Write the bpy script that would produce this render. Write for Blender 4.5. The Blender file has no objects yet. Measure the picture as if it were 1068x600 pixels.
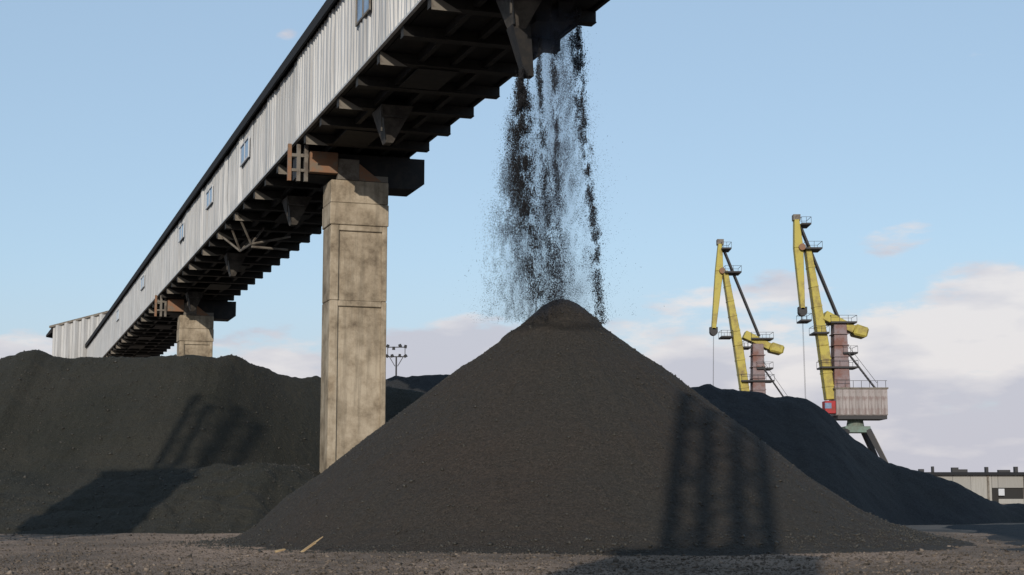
import bpy, math, random
import numpy as np
from mathutils import Vector, Matrix
random.seed(7)
R = math.radians
S = bpy.context.scene
COL = S.collection

# ------------------------------------------------------------------ camera
cd = bpy.data.cameras.new('camera')
cam = bpy.data.objects.new('camera', cd)
COL.objects.link(cam)
cd.sensor_width = 36.0
cd.lens = 36.0 * 1650 / 1068
cd.clip_start = 0.2
cd.clip_end = 9000
cam.location = (0, 0, 1.5)
cam.rotation_euler = (R(90 + 7.492), 0, 0)
S.camera = cam

# ------------------------------------------------------------------ sun and sky
SUN_EL, SHADOW_AZ = 19.0, 11.0            # shadows run away from the viewer, a little to the right
sl = bpy.data.lights.new('sun', 'SUN')
sl.energy = 3.75
sl.angle = R(0.42)
sl.color = (1.0, 0.90, 0.77)
sun = bpy.data.objects.new('sun', sl)
COL.objects.link(sun)
e, az = R(SUN_EL), R(SHADOW_AZ)
ldir = Vector((math.sin(az) * math.cos(e), math.cos(az) * math.cos(e), -math.sin(e)))
sun.rotation_euler = ldir.to_track_quat('-Z', 'Y').to_euler()
sun.location = (-40, -120, 60)

W = bpy.data.worlds.new('World')
S.world = W
W.use_nodes = True
nt = W.node_tree
nt.nodes.clear()
def wn(t, **k):
    n = nt.nodes.new(t)
    for a, b in k.items(): setattr(n, a, b)
    return n
def wl(a, b): nt.links.new(a, b)
def wmath(op, a, b=None, c=None, clamp=False):
    n = wn('ShaderNodeMath', operation=op, use_clamp=clamp)
    for i, q in enumerate((a, b, c)):
        if q is None: continue
        if isinstance(q, (int, float)): n.inputs[i].default_value = q
        else: wl(q, n.inputs[i])
    return n.outputs[0]
sky = wn('ShaderNodeTexSky', sky_type='NISHITA')
sky.sun_disc = False
sky.sun_elevation = R(SUN_EL)
sky.sun_rotation = R(180 + SHADOW_AZ)
sky.altitude = 0
sky.air_density = 1.0
sky.dust_density = 0.7
sky.ozone_density = 1.8
tc = wn('ShaderNodeTexCoord')
sep = wn('ShaderNodeSeparateXYZ')
wl(tc.outputs['Generated'], sep.inputs[0])
mp = wn('ShaderNodeMapping')
wl(tc.outputs['Generated'], mp.inputs[0])
mp.inputs['Scale'].default_value = (1, 1, 3.4)
mp.inputs['Location'].default_value = (3.1, 1.7, 0.4)
n1 = wn('ShaderNodeTexNoise')
wl(mp.outputs[0], n1.inputs['Vector'])
n1.inputs['Scale'].default_value = 9.5
n1.inputs['Detail'].default_value = 9
n1.inputs['Roughness'].default_value = 0.6
n2 = wn('ShaderNodeTexNoise')
wl(mp.outputs[0], n2.inputs['Vector'])
n2.inputs['Scale'].default_value = 2.2
n2.inputs['Detail'].default_value = 3
zel = sep.outputs['Z']
# clouds grow denser towards the horizon and to the right hand side, thin wisps above
band = wn('ShaderNodeMapRange', interpolation_type='SMOOTHSTEP')
wl(zel, band.inputs[0])
for i, q in enumerate((0.03, 0.175, 0.24, -0.15)): band.inputs[i + 1].default_value = q
side = wmath('MULTIPLY', sep.outputs['X'], 0.42)
side = wmath('MINIMUM', wmath('MAXIMUM', side, -0.05), 0.08)
def puff(x, y, rad, amp):
    # a bank of cloud at a fixed bearing (pixel of a 1068 x 600 frame -> direction)
    f, p, u = 1650.0, R(7.492), 300 - y
    d = Vector((x - 534, f * math.cos(p) - u * math.sin(p), f * math.sin(p) + u * math.cos(p))).normalized()
    vm = wn('ShaderNodeVectorMath', operation='DISTANCE')
    sc = wn('ShaderNodeVectorMath', operation='MULTIPLY')
    wl(tc.outputs['Generated'], sc.inputs[0]); sc.inputs[1].default_value = (1, 1, 2.0)
    wl(sc.outputs[0], vm.inputs[0]); vm.inputs[1].default_value = (d.x, d.y, d.z * 2.0)
    mr = wn('ShaderNodeMapRange', interpolation_type='SMOOTHSTEP')
    wl(vm.outputs['Value'], mr.inputs[0])
    for i, q in enumerate((0, rad, amp, 0)): mr.inputs[i + 1].default_value = q
    return mr.outputs[0]
tot = wmath('ADD', band.outputs[0], side)
for q in ((1050, 325, .095, .26), (950, 345, .06, .14), (870, 400, .08, .10), (720, 370, .05, .10), (480, 352, .075, .22), (400, 370, .05, .14), (300, 36, .020, .30), (622, 66, .022, .27), (830, 292, .04, .17),
          (515, 98, .025, .24), (925, 245, .045, .15), (290, 360, .07, .12), (20, 360, .05, .16)):
    tot = wmath('ADD', tot, puff(*q))
cov = wmath('ADD', wmath('MULTIPLY', n1.outputs['Fac'], 0.8), wmath('MULTIPLY', n2.outputs['Fac'], 0.2))
cov = wmath('ADD', cov, tot)
mask = wn('ShaderNodeMapRange', interpolation_type='SMOOTHSTEP')
wl(cov, mask.inputs[0])
for i, q in enumerate((0.57, 0.69, 0.0, 0.84)): mask.inputs[i + 1].default_value = q
n3 = wn('ShaderNodeTexNoise')
wl(mp.outputs[0], n3.inputs['Vector'])
n3.inputs['Scale'].default_value = 10
n3.inputs['Detail'].default_value = 5
cr = wn('ShaderNodeValToRGB')
wl(wmath('ADD', n3.outputs['Fac'], wmath('MINIMUM', wmath('MULTIPLY', wmath('SUBTRACT', zel, 0.088), 2.6), 0.05)), cr.inputs[0])
cr.color_ramp.elements[0].position = 0.41
cr.color_ramp.elements[0].color = (4.1, 4.05, 4.55, 1)
cr.color_ramp.elements[1].position = 0.60
cr.color_ramp.elements[1].color = (6.1, 5.75, 5.65, 1)
mix = wn('ShaderNodeMix', data_type='RGBA')
wl(mask.outputs[0], mix.inputs['Factor'])
hs = wn('ShaderNodeHueSaturation')
hs.inputs['Saturation'].default_value = 0.88
wl(sky.outputs[0], hs.inputs['Color'])
hz = wn('ShaderNodeMapRange', interpolation_type='SMOOTHSTEP')
wl(wmath('ADD', zel, wmath('MULTIPLY', n2.outputs['Fac'], -0.06)), hz.inputs[0])
for i, q in enumerate((-0.03, 0.13, 0.80, 0.0)): hz.inputs[i + 1].default_value = q
hmix = wn('ShaderNodeMix', data_type='RGBA')
wl(hz.outputs[0], hmix.inputs['Factor'])
veil = wn('ShaderNodeMix', data_type='RGBA')     # thin high haze, the same in every direction
veil.inputs['Factor'].default_value = 0.55
wl(hs.outputs[0], veil.inputs['A'])
veil.inputs['B'].default_value = (2.85, 4.1, 5.45, 1)
wl(veil.outputs['Result'], hmix.inputs['A'])
hmix.inputs['B'].default_value = (3.7, 3.75, 4.35, 1)
wl(hmix.outputs['Result'], mix.inputs['A'])
wl(cr.outputs[0], mix.inputs['B'])
bg = wn('ShaderNodeBackground')
bg.inputs[1].default_value = 0.138
wl(mix.outputs['Result'], bg.inputs[0])
wo = wn('ShaderNodeOutputWorld')
wl(bg.outputs[0], wo.inputs[0])
S.view_settings.view_transform = 'Standard'
S.view_settings.look = 'None'
S.view_settings.exposure = 0.0
S.view_settings.gamma = 1.0

# ------------------------------------------------------------------ helpers
class MB:
    def __init__(s): s.v = []; s.f = []
    def add(s, vs, fs):
        o = len(s.v)
        s.v += [tuple(q) for q in vs]
        s.f += [tuple(i + o for i in f) for f in fs]
        return s
    def hexa(s, a, b):          # two quads, bottom and top, same winding (counter-clockwise seen from above)
        return s.add(list(a) + list(b), [(3, 2, 1, 0), (4, 5, 6, 7), (0, 1, 5, 4), (1, 2, 6, 5), (2, 3, 7, 6), (3, 0, 4, 7)])
    def box(s, x0, x1, y0, y1, z0, z1):
        return s.hexa([(x0, y0, z0), (x1, y0, z0), (x1, y1, z0), (x0, y1, z0)],
                      [(x0, y0, z1), (x1, y0, z1), (x1, y1, z1), (x0, y1, z1)])
    def frustum(s, cx, cy, z0, hx0, hy0, cx1, cy1, z1, hx1, hy1):
        return s.hexa([(cx - hx0, cy - hy0, z0), (cx + hx0, cy - hy0, z0), (cx + hx0, cy + hy0, z0), (cx - hx0, cy + hy0, z0)],
                      [(cx1 - hx1, cy1 - hy1, z1), (cx1 + hx1, cy1 - hy1, z1), (cx1 + hx1, cy1 + hy1, z1), (cx1 - hx1, cy1 + hy1, z1)])
    def bar(s, p, q, w, h=None, w1=None, h1=None, up=(0, 0, 1)):   # rectangular bar p -> q, optionally tapered
        p, q = Vector(p), Vector(q)
        h = h or w; w1 = w1 or w; h1 = h1 or h
        d = (q - p).normalized(); U = Vector(up)
        if abs(d.dot(U)) > .98: U = Vector((0, 1, 0))
        a = d.cross(U).normalized(); b = a.cross(d).normalized()
        def ring(c, w, h): return [c - a * w / 2 - b * h / 2, c + a * w / 2 - b * h / 2, c + a * w / 2 + b * h / 2, c - a * w / 2 + b * h / 2]
        return s.hexa([tuple(x) for x in ring(p, w, h)][::-1], [tuple(x) for x in ring(q, w1, h1)][::-1])
    def tube(s, p, q, r, r1=None, n=8):
        p, q = Vector(p), Vector(q); r1 = r if r1 is None else r1
        d = (q - p).normalized(); U = Vector((0, 0, 1)) if abs(d.z) < .95 else Vector((0, 1, 0))
        a = d.cross(U).normalized(); b = d.cross(a).normalized()
        vs = []
        for c, rr in ((p, r), (q, r1)):
            for i in range(n):
                t = 2 * math.pi * i / n
                vs.append(c + a * math.cos(t) * rr + b * math.sin(t) * rr)
        fs = [(i, (i + 1) % n, n + (i + 1) % n, n + i) for i in range(n)]
        fs += [tuple(range(n))[::-1], tuple(range(n, 2 * n))]
        return s.add(vs, fs)
    def prism(s, pts, y0, y1):          # polygon in XZ, extruded along Y
        n = len(pts)
        vs = [(x, y0, z) for x, z in pts] + [(x, y1, z) for x, z in pts]
        fs = [tuple(range(n)), tuple(range(n, 2 * n))[::-1]] + [(i, n + i, n + (i + 1) % n, (i + 1) % n) for i in range(n)]
        return s.add(vs, fs)
    def mesh(s, name, mat, smooth=False, recalc=True):
        me = bpy.data.meshes.new(name)
        me.from_pydata(s.v, [], s.f)
        if recalc:
            import bmesh
            bm = bmesh.new(); bm.from_mesh(me)
            bmesh.ops.recalc_face_normals(bm, faces=bm.faces)
            bm.to_mesh(me); bm.free()
        if mat: me.materials.append(mat)
        if smooth: me.shade_smooth()
        return me
    def build(s, name, mat, parent=None, bevel=0, smooth=False):
        o = link(name, s.mesh(name, mat, smooth), parent)
        if bevel:
            m = o.modifiers.new('bevel', 'BEVEL'); m.width = bevel; m.segments = 1; m.limit_method = 'ANGLE'
        return o

def link(name, data, parent=None, loc=(0, 0, 0), rot=(0, 0, 0), scale=(1, 1, 1)):
    o = bpy.data.objects.new(name, data)
    COL.objects.link(o)
    o.parent = parent
    o.location = loc; o.rotation_euler = rot; o.scale = scale
    return o
def tag(o, label=None, cat=None, group=None, kind=None):
    for k, q in (('label', label), ('category', cat), ('group', group), ('kind', kind)):
        if q: o[k] = q
    return o
def empty(name, label, cat, loc=(0, 0, 0), rz=0, group=None):
    return tag(link(name, None, None, loc, (0, 0, rz)), label, cat, group)
def copy_tree(o, parent=None):
    c = o.copy(); COL.objects.link(c)
    if parent: c.parent = parent
    for ch in list(o.children): copy_tree(ch, c)
    return c

def hash2(ix, iy, seed):
    h = (ix.astype(np.int64) * 374761393 + iy.astype(np.int64) * 668265263 + seed * 974711) & 0xFFFFFFFF
    h = ((h ^ (h >> 13)) * 1274126177) & 0xFFFFFFFF
    return ((h ^ (h >> 16)) & 0xFFFF) / 65535.0
def vnoise(x, y, seed=0):
    ix, iy = np.floor(x), np.floor(y)
    fx, fy = x - ix, y - iy
    fx = fx * fx * (3 - 2 * fx); fy = fy * fy * (3 - 2 * fy)
    a = hash2(ix, iy, seed); b = hash2(ix + 1, iy, seed); c = hash2(ix, iy + 1, seed); d = hash2(ix + 1, iy + 1, seed)
    return (a * (1 - fx) + b * fx) * (1 - fy) + (c * (1 - fx) + d * fx) * fy
def fbm(x, y, seed=0, octs=4, gain=.5):
    s, a, t = 0, 1, 0
    for i in range(octs):
        s = s + a * (vnoise(x * 2 ** i + 17.3 * i, y * 2 ** i - 9.1 * i, seed + i) * 2 - 1); t += a; a *= gain
    return s / t
def grid_mesh(name, X, Y, Z, mat, smooth=True):
    n, m = X.shape
    v = np.stack([X, Y, Z], -1).reshape(-1, 3).astype(np.float32)
    i = np.arange(n * m).reshape(n, m)
    f = np.stack([i[:-1, :-1], i[:-1, 1:], i[1:, 1:], i[1:, :-1]], -1).reshape(-1)
    return raw_mesh(name, v, f.astype(np.int32), 4, mat, smooth)
def raw_mesh(name, v, f, k, mat, smooth=False):
    me = bpy.data.meshes.new(name)
    me.vertices.add(len(v)); me.vertices.foreach_set('co', v.astype(np.float32).reshape(-1))
    me.loops.add(len(f)); me.loops.foreach_set('vertex_index', f)
    nf = len(f) // k
    me.polygons.add(nf)
    me.polygons.foreach_set('loop_start', np.arange(nf, dtype=np.int32) * k)
    me.polygons.foreach_set('loop_total', np.full(nf, k, dtype=np.int32))
    me.update(calc_edges=True); me.validate()
    if smooth: me.shade_smooth()
    if mat: me.materials.append(mat)
    return me
rng = np.random.default_rng(11)
OCTA_V = np.array([(1, 0, 0), (0, 1, 0), (-1, 0, 0), (0, -1, 0), (0, 0, 1), (0, 0, -1)], float)
OCTA_F = np.array([(0, 1, 4), (1, 2, 4), (2, 3, 4), (3, 0, 4), (1, 0, 5), (2, 1, 5), (3, 2, 5), (0, 3, 5)])
CUBE_V = np.array([(-1, -1, -1), (1, -1, -1), (1, 1, -1), (-1, 1, -1), (-1, -1, 1), (1, -1, 1), (1, 1, 1), (-1, 1, 1)], float) * .7
CUBE_F = np.array([(0, 2, 1), (0, 3, 2), (4, 5, 6), (4, 6, 7), (0, 1, 5), (0, 5, 4), (1, 2, 6), (1, 6, 5), (2, 3, 7), (2, 7, 6), (3, 0, 4), (3, 4, 7)])
TET_V = np.array([(1, 1, 1), (-1, -1, 1), (-1, 1, -1), (1, -1, -1)], float) * .8
TET_F = np.array([(0, 1, 3), (0, 2, 1), (0, 3, 2), (1, 2, 3)])
def chunks(name, P, size, mat, stretch=(1, 1, 1), cube=False, tet=False):
    """many irregular broken lumps at points P as one mesh"""
    BV, BF = (CUBE_V, CUBE_F) if cube else (TET_V, TET_F) if tet else (OCTA_V, OCTA_F)
    n, k = len(P), len(BV)
    V = np.repeat(BV[None], n, 0) * rng.uniform(.6, 1.3, (n, k, 1)) + rng.normal(0, .12, (n, k, 3))
    q = rng.normal(size=(n, 4)); q /= np.linalg.norm(q, axis=1, keepdims=True)
    w, x, y, z = q.T
    M = np.stack([np.stack([1 - 2 * (y * y + z * z), 2 * (x * y - z * w), 2 * (x * z + y * w)], -1),
                  np.stack([2 * (x * y + z * w), 1 - 2 * (x * x + z * z), 2 * (y * z - x * w)], -1),
                  np.stack([2 * (x * z - y * w), 2 * (y * z + x * w), 1 - 2 * (x * x + y * y)], -1)], 1)
    V = np.einsum('nij,nkj->nki', M, V) * np.asarray(size).reshape(-1, 1, 1) * np.array(stretch) + P[:, None, :]
    F = (BF[None] + (np.arange(n) * k)[:, None, None]).reshape(-1).astype(np.int32)
    return raw_mesh(name, V.reshape(-1, 3), F, 3, mat)

# ------------------------------------------------------------------ materials
def newmat(name, rough=.8, spec=.3, metal=0):
    m = bpy.data.materials.new(name); m.use_nodes = True
    t = m.node_tree; b = t.nodes['Principled BSDF']
    b.inputs['Roughness'].default_value = rough
    b.inputs['Specular IOR Level'].default_value = spec
    b.inputs['Metallic'].default_value = metal
    return m, t, b
def noise(t, vec, scale, detail=3, rough=.5, dist=0):
    n = t.nodes.new('ShaderNodeTexNoise')
    n.inputs['Scale'].default_value = scale; n.inputs['Detail'].default_value = detail
    n.inputs['Roughness'].default_value = rough; n.inputs['Distortion'].default_value = dist
    t.links.new(vec, n.inputs['Vector'])
    return n.outputs['Fac']
def ramp(t, fac, stops):
    n = t.nodes.new('ShaderNodeValToRGB'); t.links.new(fac, n.inputs[0])
    el = n.color_ramp.elements
    while len(el) < len(stops): el.new(.5)
    for q, (p, c) in zip(el, stops):
        q.position = p; q.color = (*c, 1) if len(c) == 3 else c
    return n.outputs[0]
def mixc(t, fac, a, b, mode='MIX'):
    n = t.nodes.new('ShaderNodeMix'); n.data_type = 'RGBA'; n.blend_type = mode
    for s, q in (('Factor', fac), ('A', a), ('B', b)):
        if isinstance(q, (int, float)): n.inputs[s].default_value = q
        elif isinstance(q, tuple): n.inputs[s].default_value = (*q, 1)
        else: t.links.new(q, n.inputs[s])
    return n.outputs['Result']
def coords(t, scale=(1, 1, 1), kind='Object', rot=(0, 0, 0)):
    c = t.nodes.new('ShaderNodeTexCoord'); m = t.nodes.new('ShaderNodeMapping')
    m.inputs['Scale'].default_value = scale; m.inputs['Rotation'].default_value = rot
    t.links.new(c.outputs[kind], m.inputs[0])
    return m.outputs[0]
def bump(t, b, h, strength, dist=.05):
    n = t.nodes.new('ShaderNodeBump'); n.inputs['Strength'].default_value = strength; n.inputs['Distance'].default_value = dist
    t.links.new(h, n.inputs['Height']); t.links.new(n.outputs[0], b.inputs['Normal'])
def rnd(t):
    return t.nodes.new('ShaderNodeObjectInfo').outputs['Random']

def coal_mat(name, dark, mid, light, tint=None, bs=.9, grain=1.0):
    m, t, b = newmat(name, .85, .25)
    v = coords(t)
    g = noise(t, v, 14 * grain, 4, .75)
    g2 = noise(t, v, 3.2, 3, .6)
    big = noise(t, v, .22, 4, .55)
    c = ramp(t, g, [(.30, dark), (.52, mid), (.74, light)])
    if tint:
        c = mixc(t, ramp(t, big, [(.38, (0, 0, 0)), (.66, (1, 1, 1))]), c, mixc(t, 1.0, c, tint, 'MULTIPLY'))
    t.links.new(c, b.inputs['Base Color'])
    h = t.nodes.new('ShaderNodeMath'); h.operation = 'ADD'
    t.links.new(g, h.inputs[0]); t.links.new(g2, h.inputs[1])
    bump(t, b, h.outputs[0], bs, .12)
    return m
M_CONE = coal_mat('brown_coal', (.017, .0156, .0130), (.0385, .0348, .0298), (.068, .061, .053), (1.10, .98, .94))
# a ring of darker colour with a ragged edge round the tip of the cone
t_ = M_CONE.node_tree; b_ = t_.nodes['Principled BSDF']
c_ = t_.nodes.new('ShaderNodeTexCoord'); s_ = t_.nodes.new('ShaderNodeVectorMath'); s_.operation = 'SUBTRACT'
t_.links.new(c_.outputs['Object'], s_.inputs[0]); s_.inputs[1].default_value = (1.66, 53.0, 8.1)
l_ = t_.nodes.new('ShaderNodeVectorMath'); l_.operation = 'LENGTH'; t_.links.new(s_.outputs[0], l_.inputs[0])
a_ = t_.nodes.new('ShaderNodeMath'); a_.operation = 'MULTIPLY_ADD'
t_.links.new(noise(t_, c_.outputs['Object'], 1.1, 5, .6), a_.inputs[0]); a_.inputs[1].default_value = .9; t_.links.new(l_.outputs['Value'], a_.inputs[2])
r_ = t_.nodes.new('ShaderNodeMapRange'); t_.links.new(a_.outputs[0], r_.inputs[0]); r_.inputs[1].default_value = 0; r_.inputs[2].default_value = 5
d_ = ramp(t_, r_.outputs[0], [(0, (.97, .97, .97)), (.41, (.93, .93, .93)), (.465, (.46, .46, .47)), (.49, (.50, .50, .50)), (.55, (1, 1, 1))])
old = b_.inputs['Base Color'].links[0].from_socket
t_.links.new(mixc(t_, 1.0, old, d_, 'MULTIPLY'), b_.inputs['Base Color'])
M_LEFT = coal_mat('old_coal', (.015, .0143, .0112), (.034, .0322, .025), (.060, .057, .045), (.74, .78, .76))
M_BLACK = coal_mat('black_coal', (.016, .0165, .017), (.031, .0315, .0325), (.058, .059, .06), (.8, .85, .95))
M_WET = coal_mat('wet_black_coal', (.007, .0075, .008), (.015, .0155, .0165), (.030, .031, .032), (.8, .85, .95))
M_FALL, t_, b_ = newmat('falling_coal', .8, .2)
b_.inputs['Base Color'].default_value = (.030, .030, .033, 1)
M_DUST, t_, b_ = newmat('coal_dust', .9, .1)
b_.inputs['Base Color'].default_value = (.052, .057, .070, 1)
M_LUMP, t_, b_ = newmat('coal_lump', .6, .4)
t_.links.new(ramp(t_, noise(t_, coords(t_), 3.0, 2), [(.3, (.018, .017, .014)), (.7, (.050, .046, .039))]), b_.inputs['Base Color'])
M_STONE, t_, b_ = newmat('yard_stone', .9, .2)
t_.links.new(ramp(t_, noise(t_, coords(t_), 2.3, 2), [(.3, (.032, .027, .022)), (.55, (.11, .090, .074)), (.75, (.23, .19, .158))]), b_.inputs['Base Color'])

M_GROUND, t_, b_ = newmat('yard_gravel', .95, .15)
v_ = coords(t_)
g_ = noise(t_, v_, 11, 5, .75)
c_ = ramp(t_, g_, [(.28, (.082, .063, .050)), (.50, (.208, .164, .132)), (.72, (.37, .298, .242))])
pt_ = ramp(t_, noise(t_, coords(t_, (1, .35, 1)), .16, 4, .6), [(.40, (.62, .62, .62)), (.62, (1.35, 1.26, 1.20))])
c_ = mixc(t_, 1.0, c_, pt_, 'MULTIPLY')
t_.links.new(c_, b_.inputs['Base Color'])
bump(t_, b_, g_, .8, .06)

M_CONC, t_, b_ = newmat('weathered_concrete', .9, .2)
v_ = coords(t_)
a_ = noise(t_, v_, .75, 8, .70)
st_ = noise(t_, coords(t_, (3.2, 3.2, .22)), 1.2, 5, .6)
c_ = ramp(t_, a_, [(.32, (.110, .086, .062)), (.46, (.255, .211, .155)), (.60, (.365, .312, .240))])
c_ = mixc(t_, ramp(t_, st_, [(.47, (0, 0, 0)), (.72, (.62, .62, .62))]), c_, (.115, .098, .074))
rs_ = ramp(t_, noise(t_, coords(t_, (1, 1, .5)), .55, 4, .6), [(.60, (0, 0, 0)), (.76, (.45, .45, .45))])
c_ = mixc(t_, rs_, c_, (.20, .125, .065))
t_.links.new(c_, b_.inputs['Base Color'])
bump(t_, b_, noise(t_, v_, 7, 6, .7), .5, .04)

def sheet_mat(name, base, streak, amount, rust=None, spec=.4, metal=0):
    m, t, b = newmat(name, .5, spec, metal)
    r = rnd(t)
    v = coords(t, (2.2, 2.2, .16))
    k = noise(t, v, 1.5, 5, .65)
    c = mixc(t, ramp(t, r, [(0, (0, 0, 0)), (1, (1, 1, 1))]), tuple(x * .80 for x in base), tuple(min(1, x * 1.12) for x in base))
    c = mixc(t, ramp(t, k, [(.44, (0, 0, 0)), (.74, (amount,) * 3)]), c, streak)
    if rust:
        c = mixc(t, ramp(t, noise(t, coords(t), .7, 5, .7), [(.50, (0, 0, 0)), (.68, (.85,) * 3)]), c, rust)
    t.links.new(c, b.inputs['Base Color'])
    return m
M_CLAD = sheet_mat('zinc_cladding', (.405, .41, .415), (.23, .225, .22), .75)
M_ROOF, t_, b_ = newmat('roof_felt', .9, .2); b_.inputs['Base Color'].default_value = (.020, .021, .024, 1)
def steel(name, base, rust, lo=.48, hi=.62, sc=1.6, rough=.7):
    m, t, b = newmat(name, rough, .3)
    k = noise(t, coords(t), sc, 6, .68)
    t.links.new(ramp(t, k, [(lo, base), (hi, rust)]), b.inputs['Base Color'])
    return m
M_DARK = steel('coal_dusted_steel', (.011, .011, .012), (.022, .019, .017))
M_BEAM = steel('dusty_beam_steel', (.024, .022, .020), (.013, .012, .011), .42, .6)
M_GREYST = steel('dusty_grey_steel', (.15, .135, .115), (.085, .07, .058))
M_HOP = steel('coal_stained_steel', (.075, .067, .058), (.030, .026, .023), .40, .58, 1.1)
M_RUST = steel('rusty_steel', (.20, .105, .06), (.15, .12, .09))
M_YEL = steel('yellow_crane_paint', (.35, .295, .062), (.16, .115, .05), .47, .70, .6, .55)
M_TOWER = steel('faded_mauve_paint', (.19, .155, .165), (.15, .075, .062), .42, .62, .5)
M_RED = steel('red_paint', (.30, .03, .035), (.2, .04, .03))
M_GREEN = steel('faded_green_paint', (.13, .19, .165), (.10, .09, .075), .45, .7, .4)
M_BLK, t_, b_ = newmat('black_steel', .7, .3); b_.inputs['Base Color'].default_value = (.035, .035, .038, 1)
M_HOUSE = sheet_mat('machine_house_sheet', (.25, .225, .222), (.09, .07, .066), 1.0, (.13, .085, .078))
M_GLASS, t_, b_ = newmat('blue_window_glass', .15, .6)
t_.links.new(ramp(t_, noise(t_, coords(t_), 1.3, 3), [(.4, (.07, .12, .20)), (.62, (.16, .22, .32))]), b_.inputs['Base Color'])
M_FRAME, t_, b_ = newmat('white_frame', .6, .4); b_.inputs['Base Color'].default_value = (.42, .44, .47, 1)
M_WOOD = steel('bleached_wood', (.36, .27, .155), (.25, .175, .095), .4, .6, 6)
M_WALL = sheet_mat('shed_concrete', (.25, .245, .232), (.19, .185, .17), .7)
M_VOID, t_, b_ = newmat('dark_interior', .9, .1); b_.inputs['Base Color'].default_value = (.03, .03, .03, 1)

# ------------------------------------------------------------------ ground
def smooth(x, a, b):
    q = np.clip((x - a) / (b - a), 0, 1); return q * q * (3 - 2 * q)
def ground_z(X, Y):
    near = 1 - smooth(np.hypot(X, Y), 90, 400)
    z = .05 * fbm(X * .35, Y * .35, 3, 4) + .02 * fbm(X * 2.1, Y * 2.1, 8, 3)
    # old wheel ruts running across the yard in front of the piles
    for y0, amp in ((55.5, .05), (58.2, .05), (47.0, .035), (44.6, .035)):
        z = z - amp * np.exp(-((Y - y0 - .05 * X - .6 * np.sin(X * .13)) / .35) ** 2)
    return z * near
ax = np.concatenate([-np.geomspace(4000, 26, 40), np.linspace(-25, 25, 330), np.geomspace(26, 4000, 40)])
ay = np.concatenate([-np.geomspace(600, 12, 20), np.linspace(-10, 24, 30), np.linspace(24.4, 66, 420), np.geomspace(66.5, 6000, 110)])
GX, GY = np.meshgrid(ax, ay)
tag(link('ground', grid_mesh('ground', GX, GY, ground_z(GX, GY), M_GROUND)), 'brown gravelly coal yard ground in front of the heaps', None, None, 'structure')

# ------------------------------------------------------------------ coal heaps
CX, CY = 1.66, 53.0
PR = np.array([0, .3, .62, 1.0, 1.41, 2.7, 3.4, 5.3, 6.5, 8.0, 9.5, 10.4, 11.5, 12.6, 14, 40])
PZ = np.array([8.06, 8.02, 7.84, 7.50, 7.10, 6.15, 5.72, 4.25, 3.36, 2.15, 1.12, .58, .16, -.04, -.3, -6])
def cone_z(X, Y):
    dx, dy = X - CX, Y - CY
    r = np.hypot(dx, dy); th = np.arctan2(dy, dx)
    rr = r * (1 + .020 * fbm(np.cos(th) * 2.5 + 9, np.sin(th) * 2.5, 21, 3)) + .16 * smooth(r, 6, 11) * fbm(th * 6, r * .1, 5, 3)
    rr = rr + 2.3 * smooth(r, 8.8, 12.5) * np.clip(np.cos(th + 2.75), 0, 1) ** 2
    rr = rr - .8 * smooth(r, 9.3, 13.5) * np.exp(-((th + .25) / .7) ** 2)
    z = np.interp(rr, PR, PZ)
    # fresh slump lip round the tip, with the lip sagging to the left
    lip = 1.62 + .30 * np.cos(th - 2.9) + .10 * fbm(th * 3, r * 0, 31, 2)
    z = z + .085 * smooth(r, lip - .75, lip - .02) * (1 - smooth(r, lip - .02, lip + .16))
    # avalanche runnels down the flanks
    z = z + .055 * smooth(r, .8, 3) * fbm(th * 15, r * .22, 41, 4) + .06 * smooth(r, 2, 6) * fbm(th * 4, r * .5, 47, 3)
    z = z + .028 * fbm(X * 2.2, Y * 2.2, 51, 3) + .020 * fbm(X * 7, Y * 7, 55, 2)
    return z
nth, nr = 900, 330
th = np.linspace(0, 2 * math.pi, nth + 1)
rad = np.concatenate([np.linspace(.001, 2.2, 60), np.linspace(2.24, 14.2, nr)])
TH, RD = np.meshgrid(th, rad)
HX, HY = CX + RD * np.cos(TH), CY + RD * np.sin(TH)
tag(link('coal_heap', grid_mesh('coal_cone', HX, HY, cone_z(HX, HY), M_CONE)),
    'tall conical heap of brown-black coal under the falling streams', 'coal heap', 'heaps of coal in the yard')

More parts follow.
